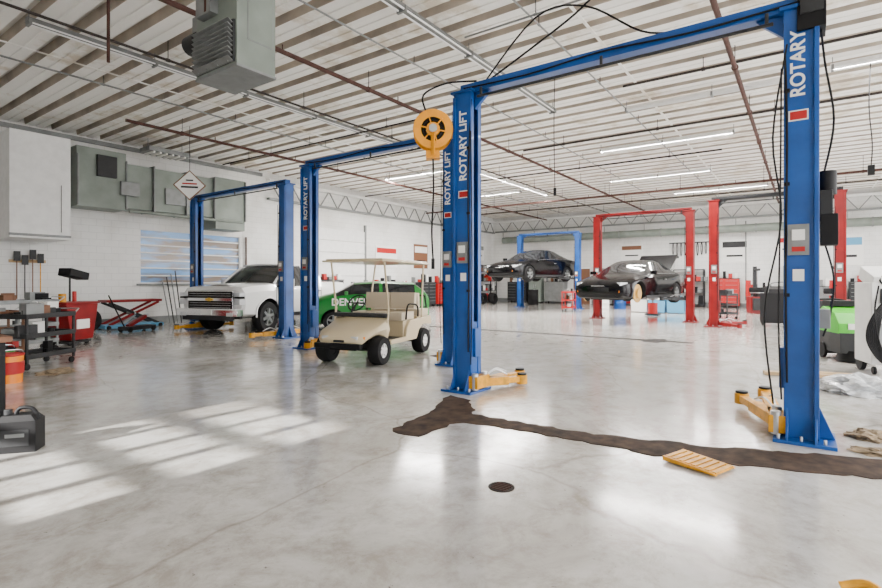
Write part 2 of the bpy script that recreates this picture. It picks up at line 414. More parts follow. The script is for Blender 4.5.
    b.build('overhead_beam', bevel=.008, parent=root)
    if unit:
        u = MB(); y = ya
        u.box((.0, y-.17, 2.0), (.2, .09, .26), 'darkgrey'); u.cyl((0, y-.18, 2.1), (0, y-.18, 2.30), .065, 'black')
        u.box((-.02, y-.19, 1.80), (.18, .12, .26), 'black'); u.tube([(0, y-.16, 1.7), (-.08, y-.22, 1.4), (-.05, y-.2, 1.1), (-.02, y-.15, .9)], .009, 'black', 6)
        u.tube([(-.03, y-.16, 2.3), (-.12, y-.22, 2.7), (-.1, y-.16, 3.2), (-.04, y-.13, 3.6)], .010, 'black', 6)
        u.box((-.02, y-.07, H+.02), (.27, .20, .46), 'black'); u.box((-.16, y-.07, H+.02), (.02, .16, .2), 'darkgrey')
        u.box((0, y-.16, 1.05), (.12, .08, .16), 'grey')
        u.tube([(-.12, y+.2, .3), (-.2, y+.26, 1.1), (-.19, y+.14, 1.9), (-.2, y+.2, 2.6), (-.14, y+.1, 3.4)], .009, 'black', 6)
        u.build('power_unit', bevel=.01, parent=root)
    return root
lift(5.43, 0.02, 3.45, 'blue', armsA=[(.95, .35), (1.35, .16)], armsB=[(.85, .12), (.55, .3)], unit=True, label=['ROTARY', 'ROTARY LIFT'])
lift(6.96, 4.70, 8.23, 'blue', armsA=[(.6, .1), (.8, .2)], armsB=[(.7, .1), (-.3, .1)], label=['ROTARY LIFT', 'ROTARY LIFT'])
lift(7.9, 10.2, 14.2, 'blue', armsA=[(.9, .1), (-.75, .1)], armsB=[(.9, .1), (-.7, .05)])
lift(18.7, 3.1, 6.2, 'red', az=.78, armk='darkgrey')
lift(17.2, -.78, 2.2, 'red', beamk='darkgrey', armk='red', H=3.75)
lift(24.2, 9.0, 12.1, 'blue', az=1.50, armk='darkgrey')

# ------------------------------------------------------------------ wheels and cars
def wheel(b, c, r, w, side, rimk='steel', spokes=5, fr=.62):
    c = Vector(c); a = Vector((0, side, 0)); h = w/2
    b.rev(c, a, [(r*fr, -h), (r*.93, -h), (r, -h*.6), (r, h*.6), (r*.93, h), (r*fr*1.03, h*.98), (r*fr, h*.8)], 'tire', 32)
    b.rev(c, a, [(r*fr, h*.85), (r*fr*.93, h*.8), (r*fr*.9, h*.2), (.001, h*.1)], [rimk, rimk, 'black'], 32)
    b.rev(c, a, [(r*fr, -h*.9), (.001, -h*.9)], 'black', 32)
    b.rev(c, a, [(r*.16, h*.1), (r*.15, h*.85), (r*.10, h*.95), (.001, h*.95)], rimk, 16)
    for i in range(spokes):
        an = 2*math.pi*i/spokes+.3
        d = Vector((math.cos(an), 0, math.sin(an)))
        p0 = c+d*r*.1+a*h*.7; p1 = c+d*r*fr*.95+a*h*.65
        u = (p1-p0).normalized(); v = a.cross(u); hw = r*.10; th = h*.18
        vs = [p0-v*hw-a*th, p0+v*hw-a*th, p0+v*hw+a*th, p0-v*hw+a*th, p1-v*hw*.8-a*th, p1+v*hw*.8-a*th, p1+v*hw*.8+a*th, p1-v*hw*.8+a*th]
        b.add(vs, [(0,1,2,3),(4,7,6,5),(0,4,5,1),(1,5,6,2),(2,6,7,3),(3,7,4,0)], rimk)
def body_mesh(name, st, paint, wheels, wr_cut, parent, lower=None):
    b = MB(); rings = []
    for s_ in st:
        x, zb, w, ze, wr, zr = s_[:6]
        h = [(0, zb), (w*.84, zb), (w*.965, zb+.07), (w, zb+.45*(ze-zb)), (w*.985, ze-.10*(ze-zb)), (w*.93, ze), (wr, zr-.045 if zr-ze > .2 else zr-.3*(zr-ze)), (wr*.8, zr), (0, zr+.02)]
        rings.append([(x, y, z) for y, z in h]+[(x, -y, z) for y, z in reversed(h[1:-1])])
    n = len(rings[0]); vs = [p for r in rings for p in r]; fs = []; ks = []
    for i in range(len(rings)-1):
        sg, tg = st[i][6], st[i][7]
        for j in range(n):
            fs.append((i*n+j, i*n+(j+1) % n, (i+1)*n+(j+1) % n, (i+1)*n+j))
            k = paint
            if j in (5, n-6) and sg: k = 'glass'
            if j in (6, 7, n-7, n-8) and tg: k = 'glass'
            if j in (0, n-1): k = 'black'
            if j in (1, n-2) and lower: k = lower
            ks.append(k)
    fs.append(tuple(range(n))); ks.append(paint); fs.append(tuple((len(rings)-1)*n+j for j in range(n-1, -1, -1))); ks.append(paint)
    b.add(vs, fs, ks); b.m('black')
    me = b.mesh(name); o = bpy.data.objects.new(name, me); C.objects.link(o)
    cb = MB()
    for k in b.mats: cb.m(k)
    for wx, wz, ww in wheels:
        for sd in (-1, 1):
            cb.cyl((wx, sd*(ww-.42), wz), (wx, sd*(ww+.3), wz), wr_cut, 'black', n=36)
    cm = cb.mesh('cut'); co = bpy.data.objects.new('cut', cm); C.objects.link(co)
    md = o.modifiers.new('bool', 'BOOLEAN'); md.object = co; md.operation = 'DIFFERENCE'; md.solver = 'EXACT'
    bpy.context.view_layer.update()
    dg = bpy.context.evaluated_depsgraph_get()
    nm = bpy.data.meshes.new_from_object(o.evaluated_get(dg)); o.modifiers.clear(); o.data = nm
    bpy.data.objects.remove(co)
    nm.polygons.foreach_set('use_smooth', [True]*len(nm.polygons)); nm.set_sharp_from_angle(angle=math.radians(32))
    o.parent = parent
    return o

def coupe(name, loc, rz, trunk_open=False, front_hub=False, sc=1.0):
    root = empty(name, loc, rz, sc)
    st = [(0.0,.34,.58,.52,.45,.58,0,0),(.06,.24,.74,.60,.55,.66,0,0),(.30,.20,.85,.70,.66,.76,0,0),(.85,.19,.90,.80,.70,.87,0,0),
          (1.45,.19,.90,.88,.72,.965,1,1),(1.80,.19,.90,.90,.64,1.18,1,1),(2.15,.19,.90,.92,.56,1.33,1,0),(2.45,.19,.90,.925,.555,1.375,1,0),(2.75,.19,.905,.93,.55,1.385,0,0),(2.83,.19,.905,.93,.55,1.385,1,0),
          (3.20,.19,.91,.94,.55,1.34,1,1),(3.60,.20,.905,.955,.60,1.20,1,1),(3.95,.21,.90,.97,.66,1.05,0,0),(4.45,.25,.86,.93,.66,1.0,0,0),(4.6,.34,.76,.80,.60,.88,0,0)]
    body_mesh('body', st, 'blackgloss', [(.88,.33,.90),(3.7,.33,.90)], .39, root)
    w = MB()
    for sx, x in ((0, .88), (1, 3.7)):
        for sd in (-1, 1):
            if front_hub and sx == 0:
                w.rev((x, sd*.78, .36), (0, sd, 0), [(.001,-.1),(.16,-.1),(.16,-.02),(.27,0),(.27,.03),(.15,.035),(.14,.09),(.001,.09)], ['black','black','black','hubgold','hubgold','hubgold','hubgold'], 28)
            else: wheel(w, (x, sd*.80, .33), .33, .22, sd, 'grey')
    w.build('wheels', parent=root)
    d = MB()
    for sd in (-1, 1):
        d.box((.20, sd*.62, .63), (.24, .26, .09), 'lamp', rz=sd*.5); d.box((.09, sd*.60, .42), (.1, .14, .06), 'amber', rz=sd*.4)
        d.box((4.50, sd*.62, .80), (.16, .3, .13), 'redlabel', rz=-sd*.3)
        d.box((1.62, sd*.98, .98), (.1, .17, .1), 'blackgloss')
    d.box((.03, 0, .47), (.06, .7, .14), 'darkgrey'); d.box((.02,0,.575),(.05,.4,.02),'chrome')
    d.box((4.62, 0, .55), (.03, .5, .12), 'sign')
    for sd in (-1, 1):
        d.box((2.3, sd*.905, .25), (2.1, .03, .08), 'darkgrey'); d.box((2.7, sd*.912, .78), (.16, .02, .02), 'chrome')
        d.tube([(1.5,sd*.845,.90),(2.2,sd*.84,.945),(3.2,sd*.85,.955),(3.8,sd*.84,.97)], .008, 'chrome', 6)
    for x in (.6, 2.2, 3.8): d.box((x, 0, .2), (.3, .9, .08), 'darkgrey')
    d.cyl((1.2, .2, .19), (4.4, .2, .19), .04, 'grey')
    d.build('trim_parts', bevel=.008, parent=root)
    if trunk_open:
        t_ = MB(); t_.prism([(3.80,1.04),(3.86,1.08),(4.50,1.62),(4.70,1.56),(4.66,1.50),(4.5,1.52)], -.62, .62, 'blackgloss', 'XZ')
        t_.tube([(3.9,.6,1.0),(4.2,.62,1.15),(4.35,.6,1.38)], .015, 'steel', 6); t_.tube([(3.9,-.6,1.0),(4.2,-.62,1.15),(4.35,-.6,1.38)], .015, 'steel', 6)
        t_.build('trunk_lid', bevel=.01, parent=root)
    return root
coupe('black_coupe', (15.7, 5.22, .60), math.radians(-9), True, True, 1.07)
coupe('black_coupe', (20.2, 11.15, 1.34), math.radians(-10), sc=1.10)

# pickup truck
root = empty('pickup_truck', (7.3, 12.4, 0), math.radians(17))
st = [(0.0,.50,.92,1.06,.80,1.15,0,0),(.06,.46,.99,1.12,.86,1.22,0,0),(.4,.44,1.0,1.16,.88,1.27,0,0),(1.35,.42,1.0,1.19,.86,1.32,1,1),
      (1.75,.41,1.0,1.21,.80,1.62,1,1),(2.10,.40,1.0,1.22,.74,1.82,1,0),(2.4,.40,1.0,1.22,.74,1.87,1,0),(2.75,.40,1.0,1.22,.75,1.885,0,0),(2.85,.40,1.0,1.22,.75,1.885,1,0),(3.55,.40,1.0,1.22,.74,1.86,0,0),
      (3.70,.40,1.0,1.22,.78,1.80,0,0),(3.76,.40,1.0,1.22,.9,1.34,0,0),(5.1,.45,1.0,1.24,.92,1.34,0,0),(5.2,.5,.97,1.2,.9,1.3,0,0)]
body_mesh('body', st, 'whitecar', [(.98,.42,1.0),(4.35,.42,1.0)], .49, root)
w = MB()
for x in (.98, 4.35):
    for sd in (-1, 1): wheel(w, (x, sd*.87, .41), .41, .27, sd, 'grey', 6, .58)
w.build('wheels', parent=root)
d = MB()
d.box((-.02, 0, .87), (.10, 1.36, .46), 'black')
for z in (.69, .75, .81, .99, 1.05): d.box((-.075, 0, z), (.03, 1.30, .012), 'chrome')
d.box((-.085, 0, .90), (.035, 1.40, .075), 'chrome'); d.box((-.108, 0, .90), (.02, .24, .055), 'gold'); d.box((-.110, 0, .90), (.02, .09, .085), 'gold')
d.tube([(-.06,-.69,.64),(-.06,-.71,1.11),(-.06,.71,1.11),(-.06,.69,.64)], .022, 'chrome', 8, closed=True, sm=False)
for sd in (-1, 1):
    d.box((.0, sd*.85, 1.03), (.16, .26, .09), 'lamp', rz=sd*.35); d.box((.0, sd*.85, .95), (.15, .25, .05), 'black', rz=sd*.35); d.box((.0, sd*.85, .84), (.15, .25, .14), 'lamp', rz=sd*.33)
    d.box((.0, sd*.80, .46), (.1, .2, .1), 'black'); d.box((-.21, sd*.72, .53), (.03, .18, .09), 'lamp')
    d.box((1.75, sd*1.12, 1.30), (.14, .2, .26), 'whitecar'); d.box((1.78, sd*1.02, 1.22), (.05, .12, .05), 'black')
    d.box((2.2, sd*1.005, .43), (1.9, .06, .09), 'black')
    d.box((2.55, sd*1.01, 1.08), (.18, .03, .03), 'chrome'); d.box((3.45, sd*1.01, 1.08), (.16, .03, .03), 'chrome')
    for q in (1.50, 2.72, 3.58): d.box((q, sd*1.0, .84), (.012, .012, .66), 'darkgrey')
    d.tube([(.98-.52,sd*1.0,.42),(.98-.45,sd*1.005,.72),(.98,sd*1.01,.93),(.98+.45,sd*1.005,.72),(.98+.52,sd*1.0,.42)], .022, 'whitecar', 8)
    d.tube([(1.36,sd*.86,1.29),(1.72,sd*.81,1.57),(2.08,sd*.74,1.78),(2.75,sd*.745,1.85),(3.6,sd*.74,1.83),(3.76,sd*.86,1.33)], .035, 'whitecar', 8)
d.tube([(2.08,-.72,1.82),(2.06,0,1.85),(2.08,.72,1.82)], .03, 'whitecar', 8)
d.box((-.10, 0, .57), (.22, 1.90, .17), 'chrome'); d.box((-.14, 0, .44), (.16, 1.5, .12), 'darkgrey'); d.box((-.22, 0, .58), (.02, .34, .13), 'sign')
d.box((-.12, 0, .655), (.24, 1.86, .03), 'whitecar')
d.box((.60, 0, 1.29), (.9, .7, .03), 'whitecar')
d.build('trim_parts', bevel=.012, parent=root)

# green wrapped car
root = empty('green_hatchback', (9.6, 11.35, 0), math.radians(-43), .9)
st = [(0.0,.34,.66,.74,.52,.82,0,0),(.08,.24,.80,.86,.64,.96,0,0),(.45,.20,.85,.98,.70,1.08,0,0),(.80,.19,.86,1.06,.72,1.16,1,1),
      (1.35,.19,.86,1.12,.60,1.46,1,0),(2.1,.19,.86,1.12,.62,1.50,0,0),(2.2,.19,.86,1.12,.62,1.50,1,0),(3.2,.19,.86,1.12,.60,1.46,0,1),(3.55,.25,.84,1.08,.64,1.2,0,0),(3.65,.34,.76,.95,.6,1.05,0,0)]
body_mesh('body', st, 'green', [(.72,.31,.86),(3.0,.31,.86)], .37, root)
w = MB()
for x in (.72, 3.0):
    for sd in (-1, 1): wheel(w, (x, sd*.76, .31), .31, .2, sd, 'grey')
w.build('wheels', parent=root)
d = MB()
for sd in (-1, 1):
    d.box((.14, sd*.64, .80), (.2, .24, .12), 'lamp', rz=sd*.5); d.box((1.1, sd*.95, 1.16), (.1, .16, .1), 'green')
    d.box((1.8, sd*.858, .36), (1.5, .02, .1), 'sign')
d.box((.02, 0, .45), (.06, .8, .12), 'black')
d.build('trim_parts', bevel=.01, parent=root)
text('DENVER', .30, 'sign', frame((1.22, -.874, .88), (1,0,0), (0,0,1)), root)

# ------------------------------------------------------------------ golf cart
root = empty('golf_cart', (5.70, 6.05, 0), math.radians(13))
b = MB()
b.box((1.15, 0, .30), (2.1, .50, .1), 'black'); b.box((1.0, 0, .35), (1.0, 1.06, .05), 'darkgrey')
rings = []
for x, w_, z0, z1 in [(0,.30,.38,.47),(.05,.42,.35,.52),(.2,.50,.45,.59),(.42,.53,.49,.65),(.60,.54,.45,.72),(.72,.54,.36,.78)]:
    rings.append([(x,-w_*.9,z0),(x,-w_,z0+(z1-z0)*.45),(x,-w_*.92,z1-.03),(x,-w_*.6,z1),(x,0,z1+.02),(x,w_*.6,z1),(x,w_*.92,z1-.03),(x,w_,z0+(z1-z0)*.45),(x,w_*.9,z0)])
n = 9; vs = [p for r in rings for p in r]; fs = []
for i in range(5):
    for j in range(n): fs.append((i*n+j, i*n+(j+1) % n, (i+1)*n+(j+1) % n, (i+1)*n+j))
fs += [tuple(range(n)), tuple(range(5*n, 6*n))]
b.add(vs, fs, 'cream')
for sd in (-1, 1):
    b.prism([(.70,.30),(.68,.38),(1.25,.38),(1.30,.55),(1.42,.66),(2.34,.70),(2.38,.56),(2.34,.52),(2.20,.54),(2.08,.55),(1.95,.54),(1.80,.46),(1.72,.34),(1.68,.30)], sd*.52, sd*.58, 'cream', 'XZ')
    b.box((.035, sd*.27, .46), (.05, .13, .06), 'lamp'); b.box((.09, sd*.40, .46), (.05, .06, .05), 'amber')
b.box((-.03, 0, .34), (.08, .86, .08), 'black'); b.box((.0, 0, .41), (.04, .2, .04), 'darkgrey')
b.box((.68, 0, .79), (.12, 1.04, .07), 'darkgrey'); b.box((.74,.0,.72),(.04,.9,.14),'black')
b.box((1.55, 0, .50), (.60, 1.04, .32), 'cream'); b.box((2.08, 0, .64), (.5, 1.04, .14), 'cream')
b.build('body', bevel=.012, parent=root, angle=50)
b = MB()
for sd in (-1, 1):
    b.box((1.42, sd*.27, .74), (.50, .52, .14), 'creamseat')
    b.box((1.76, sd*.27, 1.00), (.10, .50, .30), 'creamseat', ry=.12)
    b.box((2.14, sd*.27, .77), (.40, .50, .12), 'creamseat')
    b.box((1.90, sd*.27, 1.00), (.09, .50, .28), 'creamseat', ry=-.1)
    b.tube([(1.30, sd*.55, .68), (1.32, sd*.57, .92), (1.5, sd*.57, .95), (1.78, sd*.55, .9), (1.8, sd*.55, .7)], .016, 'black', 8)
b.build('seats', bevel=.03, parent=root, seg=3)
b = MB()
b.box((1.32, 0, 1.73), (1.80, 1.10, .03), 'cream'); b.box((1.32, 0, 1.705), (1.90, 1.18, .03), 'cream')
b.build('roof', bevel=.012, parent=root)
b = MB()
for sd in (-1, 1):
    b.tube([(.66, sd*.52, .66), (.70, sd*.52, .90), (.55, sd*.52, 1.70)], .018, 'cream', 8, sm=False)
    b.tube([(1.98, sd*.55, .60), (2.00, sd*.55, 1.2), (2.10, sd*.53, 1.70)], .018, 'cream', 8, sm=False)
    b.tube([(2.34, sd*.4, .5), (2.48, sd*.42, .75), (2.40, sd*.42, 1.08)], .016, 'black', 8)
b.tube([(2.40, -.42, 1.08), (2.40, .42, 1.08)], .016, 'black', 8); b.tube([(2.46, -.42, .85), (2.46, .42, .85)], .012, 'black', 8)
b.box((2.5, 0, .36), (.28, .9, .04), 'darkgrey')
b.cyl((.7, .27, .74), (.98, .27, .98), .018, 'black')
ring = [Vector((.98,.27,.98)) + Matrix.Rotation(math.radians(-52), 3, 'Y') @ Vector((.17*math.cos(a), .17*math.sin(a), 0)) for a in [i*math.pi/8 for i in range(16)]]
b.tube(ring, .014, 'black', 8, closed=True, sm=False)
b.tube([ring[0], ring[8]], .01, 'black', 6); b.tube([ring[4], ring[12]], .01, 'black', 6)
b.box((.85, .15, .42), (.03, .1, .14), 'black', ry=.5)
b.build('frame_steering', parent=root)
w = MB()
for x in (.42, 2.05):
    for sd in (-1, 1): wheel(w, (x, sd*.50, .235), .235, .20, sd, 'sign', 6, .50)
w.cyl((.42,-.4,.235),(.42,.4,.235),.025,'black'); w.cyl((2.05,-.4,.235),(2.05,.4,.235),.04,'black')
w.build('wheels', parent=root)

# ------------------------------------------------------------------ hose reel
b = MB(); c = Vector((5.16, 3.79, 3.25)); ax = Vector((-.80, -.60, 0)).normalized(); up = Vector((0,0,1)); side = ax.cross(up)
for sgn in (-1, 1):
    b.rev(c+ax*sgn*.085, ax, [(.150,-.008),(.24,-.008),(.248,0),(.24,.008),(.150,.008),(.150,-.008)], 'orange', 40)
    b.rev(c+ax*sgn*.085, ax, [(.001,-.012),(.085,-.012),(.085,.012),(.001,.014)], 'orange', 24)
    for i in range(6):
        a = i*math.pi/3+.2; dd = side*math.cos(a)+up*math.sin(a); b.bar(c+ax*sgn*.085+dd*.07, c+ax*sgn*.085+dd*.18, .035, .012, 'orange')
b.cyl(c-ax*.08, c+ax*.08, .08, 'yellow')
for rr in (.105, .135, .165, .195):
    for i in range(5):
        b.tube([c+ax*(-.064+i*.032)+(side*math.cos(a)+up*math.sin(a))*rr for a in [q*math.pi/12 for q in range(24)]], .0155, 'black', 6, closed=True, sm=False)
b.cyl(c+ax*.09, c+ax*.14, .05, 'steel')
b.bar(c-ax*.12, Vector((5.30, 3.60, 3.25)), .05, .18, 'orange')
b.bar(c+ax*.115+up*-.33, c+ax*.115, .05, .02, 'orange'); b.bar(c-ax*.115+up*-.33, c-ax*.115, .05, .02, 'orange'); b.box(c+up*-.31, (.17,.17,.09), 'orange', rz=.6)
p = c+Vector((0,0,-.35))
b.tube([p, p+Vector((.01,0,-.4)), p+Vector((-.01,.01,-.9)), p+Vector((0,0,-1.25))], .011, 'black', 8); b.cyl(p+Vector((0,0,-1.38)), p+Vector((0,0,-1.25)), .022, 'black')
b.tube([c+Vector((0,.1,.24)), c+Vector((.0,.15,.48)), c+Vector((.15,-.1,.62)), (5.4,3.3,3.84)], .012, 'black', 8)
b.build('hose_reel')
b = MB(); b.tube([(5.55,3.3,3.84),(5.7,2.7,4.2),(5.8,2.2,4.5),(5.8,1.7,4.8),(5.8,1.1,4.9),(5.6,.5,4.5),(5.45,.1,4.0)], .013, 'black', 8)
b.tube([(5.55,3.3,3.84),(5.6,2.6,4.5),(5.6,2.0,4.45),(5.6,1.4,4.0),(5.5,1.0,3.84)], .011, 'black', 8); b.build('air_hose')

# ------------------------------------------------------------------ ceiling pipes, lights, heater
def pipe(name, pts, r, k, hang=None):
    b = MB(); b.tube(pts, r, k, 10, sm=False)
    if hang:
        a = Vector(pts[0]); c = Vector(pts[-1]); L = (c-a).length; n = int(L/hang)
        for i in range(n+1):
            p = a.lerp(c, (i+.5)/(n+1)); b.cyl(p, (p.x, p.y, CH-.014), .008, 'darkgrey', n=6); b.cyl(p-(c-a).normalized()*.03, p+(c-a).normalized()*.03, r*1.4, k, n=10)
            if k == 'rust': b.cyl(p+(c-a).normalized()*.9, p+(c-a).normalized()*.9+Vector((0,0,.12)), .012, k, n=8)
    return b.build(name)
pipe('sprinkler_pipe', [(-2.9,7.05,5.17),(29.6,7.05,5.17)], .040, 'rust', 3)
pipe('conduit', [(-2.9,9.0,5.2),(29.6,9.0,5.2)], .022, 'pipe', 3)
pipe('sprinkler_pipe', [(5.5,13.0,5.15),(29.6,13.0,5.15)], .040, 'rust', 3)
pipe('sprinkler_pipe', [(-2.9,1.0,5.15),(29.6,1.0,5.15)], .042, 'rust', 3)
pipe('sprinkler_pipe', [(22,-5.8,5.02),(22,16.6,5.02)], .04, 'rust', 3)
pipe('gas_pipe', [(14,-5.8,5.30),(14,6.9,5.30)], .03, 'pipe', 3)
pipe('gas_pipe', [(10.6,-5.8,5.32),(10.6,3.0,5.32)], .025, 'pipe', 3)
pipe('gas_pipe', [(9.8,7.2,5.3),(9.8,16.0,5.3)], .02, 'pipe', 3)
pipe('gas_pipe', [(17.3,2.0,5.3),(17.3,16.6,5.3)], .025, 'pipe', 3)
pipe('gas_pipe', [(26,-5.5,5.3),(26,16.6,5.3)], .03, 'pipe', 3)
pipe('gas_pipe', [(7.0,-5.5,5.33),(7.0,4.5,5.33)], .015, 'grey', 3)
pipe('gas_pipe', [(-2.9,11.6,5.36),(29.6,11.6,5.36)], .018, 'grey', 3)
pipe('gas_pipe', [(-2.9,5.9,5.40),(29.6,5.9,5.40)], .015, 'grey', 3)
pipe('gas_pipe', [(-2.9,3.4,5.40),(29.6,3.4,5.40)], .015, 'grey', 3)
pipe('gas_pipe', [(3.0,7.6,5.5),(3.0,7.6,4.3)], .02, 'rust')
pipe('conduit', [(11.3,16.93,0.3),(11.3,16.93,3.0)], .03, 'rust')
pipe('conduit', [(29.9,2.4,.4),(29.9,2.4,4.4)], .03, 'grey')
def tubelight(x, y, L, along='X', k='white'):
    b = MB(); z = 5.38
    d = (L, .16, .07) if along == 'X' else (.16, L, .07)
    b.box((x, y, z), d, k, top=(1, .6) if along == 'X' else (.6, 1))
    for s_ in (-.055, .055):
        if along == 'X': b.cyl((x-L/2+.03, y+s_, z-.05), (x+L/2-.03, y+s_, z-.05), .014, 'tube', n=8)
        else: b.cyl((x+s_, y-L/2+.03, z-.05), (x+s_, y+L/2-.03, z-.05), .014, 'tube', n=8)
    nq = max(2, int(L/1.8)+1)
    for i in range(nq):
        q = -L/2+.03+(L-.06)*i/(nq-1)
        if along == 'X': b.box((x+q, y, z-.04), (.04, .17, .09), 'grey'); b.cyl((x+q, y, z), (x+q, y, CH-.014), .008, 'grey', n=6)
        else: b.box((x, y+q, z-.04), (.17, .04, .09), 'grey'); b.cyl((x, y+q, z), (x, y+q, CH-.014), .008, 'grey', n=6)
    b.build('fluorescent_light')
tubelight(7.6, 4.8, 7.4, k='grey'); tubelight(7.4, 9.7, 9.4, k='grey'); tubelight(19, 9.7, 6)
for x, y in ((15.6,3.3),(20.5,4.5),(20.5,12),(25,3),(12,-2.2),(15,11.5),(12.2,1.6)): tubelight(x, y, 3.6, 'Y')
b = MB(); b.box((7.7, 15.6, 5.2), (1.2, .6, .12), 'grey')
for i in range(6): b.box((7.25+i*.18, 15.6, 5.12), (.05, .56, .06), 'sign')
for q in (-.5, .5): b.cyl((7.7+q, 15.6, 5.2), (7.7+q, 15.6, CH-.014), .01, 'grey', n=6)
b.build('louvered_light')

root = empty('unit_heater', (3.52, 5.48, 4.32), 0)
b = MB(); b.box((.0, 0, 0), (.50, .82, 1.16), 'duct'); b.box((0,0,-.57), (.52,.84,.03), 'grey'); b.box((0,0,.57), (.52,.84,.03), 'grey')
b.box((-.26, 0, -.30), (.03, .76, .46), 'darkgrey')
for i in range(9): b.box((-.30, 0, -.51+i*.052), (.08, .74, .008), 'grey', ry=.5)
for i in range(4): b.box((-.29, -.30+i*.2, -.30), (.02, .012, .46), 'grey')
b.box((-.30, .1, .22), (.10, .3, .28), 'grey'); b.box((-.30, -.2, .30), (.08, .16, .16), 'darkgrey'); b.cyl((-.33,.05,.1),(-.33,.05,.5),.03,'rust')
b.box((-.05, .50, .0), (.3, .2, .5), 'grey'); b.box((.0, .52, .35), (.25, .2, .16), 'darkgrey')
b.box((.05, -.412, .1), (.34, .006, .7), 'grey')
b.box((.05, -.414, .1), (.32, .006, .68), 'duct')
for sx in (-.2, .2):
    for sy in (-.34, .34): b.cyl((sx, sy, .5), (sx, sy, 1.22), .012, 'grey', n=8)
b.cyl((.1,.55,.4),(.1,.55,1.22),.02,'rust'); b.cyl((-.15,.48,-.05),(-.15,.72,-.05),.12,'darkgrey'); b.cyl((.1, 0, .5), (.1, 0, 1.22), .08, 'grey')
b.build('housing', bevel=.006, parent=root)

b = MB(); b.box((4.58, 16.15, 3.72), (1.25, 1.5, 2.6), 'white'); b.box((4.58, 15.39, 2.5), (1.27, .02, .06), 'grey')
b.box((5.0, 15.39, 3.2), (.02, .02, 1.2), 'grey'); b.build('wall_cabinet', bevel=.01)
b = MB(); b.box((6.2, 16.5, 4.25), (1.25, .8, 1.65), 'duct'); b.box((8.2, 16.53, 4.15), (2.8, .75, 1.3), 'duct'); b.box((10.15, 16.5, 4.0), (1.1, .8, 1.75), 'duct')
for x in (5.6, 6.82, 7.6, 8.6, 9.55, 10.7): b.box((x, 16.47, 4.15), (.04, .86, 1.4), 'grey')
b.box((6.3, 16.05, 4.6), (.5, .1, .6), 'darkgrey'); b.box((6.9,16.04,4.05),(.5,.1,.4),'grey'); b.box((8.4,16.12,4.0),(.9,.06,.5),'grey'); b.cyl((9.0,16.18,4.3),(9.0,16.05,4.3),.2,'grey')
b.cyl((6.9, 16.1, 3.42), (10.6, 16.1, 3.42), .05, 'duct')
b.build('air_duct', bevel=.01)
b = MB()
b.cyl((29.5,-3,4.0),(29.5,16,4.0),.2,'duct',n=24)
for i in range(9): b.cyl((29.5,-2.5+i*2.2,4.0),(29.5,-2.44+i*2.2,4.0),.22,'grey',n=24); b.box((29.5,-1.6+i*2.2,4.3),(.03,.03,.4),'grey')
b.build('round_duct')
b = MB(); s_ = .52
b.box((0,0,0), (.03,s_*1.1,s_*1.1), 'brown', rx=math.pi/4); b.box((-.012,0,0), (.012,s_,s_), 'sign', rx=math.pi/4)
b.box((-.021,0,.04), (.004,.36,.04), 'redlabel'); b.box((-.021,0,-.05), (.004,.42,.05), 'darkgrey'); b.box((-.021,0,.13), (.004,.18,.04), 'darkgrey'); b.cyl((0,0,.38),(0,0,1.58),.008,'darkgrey',n=6)
b.build('diamond_sign', loc=(7.25, 13.4, 3.93), rz=math.radians(50))

# ------------------------------------------------------------------ left-side clutter
b = MB(); b.box((0, 0, .87), (1.9, .8, .05), 'brown'); b.box((0,0,.2),(1.8,.7,.03),'darkgrey')
for sx in (-.88, .88):
    for sy in (-.34, .34): b.box((sx, sy, .42), (.06, .06, .85), 'black')
b.box((0,-.36,.78),(1.8,.03,.12),'black'); b.box((.6,0,.98),(.3,.3,.2),'sign'); b.cyl((.1,.1,.89),(.1,.1,1.1),.06,'ltblue')
b.build('workbench', bevel=.005, loc=(.5, 5.95, 0))
b = MB()
b.box((0,0,.125),(.28,.17,.25),'black'); b.box((0,0,.27),(.28,.17,.05),'black',top=(.7,.7))
b.cyl((-.08,0,.28),(-.08,0,.335),.028,'darkgrey'); b.tube([(-.03,0,.28),(0,0,.34),(.08,0,.335),(.12,0,.27),(.12,0,.20)], .016, 'black', 8)
b.box((0,-.087,.12),(.19,.004,.13),'darkgrey'); b.box((0,-.090,.14),(.13,.004,.03),'grey')
b.build('oil_jug', bevel=.018, loc=(1.40,5.18,0), rz=math.radians(-38), seg=3)
for i, (x, y, k1, k2) in enumerate([(2.25, 8.75, 'amber', 'redlabel'), (2.1, 9.25, 'redlabel', 'black'), (2.35, 9.5, 'green', 'black')]):
    b = MB(); b.rev((0,0,0),(0,0,1),[(.001,0),(.14,0),(.155,.36),(.165,.37),(.165,.39),(.14,.395),(.001,.395)],[k1,k1,k2,k2,k2,k2],24)
    b.rev((0,0,0),(0,0,1),[(.148,.12),(.156,.125),(.160,.28),(.152,.285)],k2,24); b.tube([(-.15,0,.36),(-.1,-.1,.44),(.1,-.1,.44),(.15,0,.36)],.006,'steel',6)
    b.build('bucket', loc=(x,y,0))
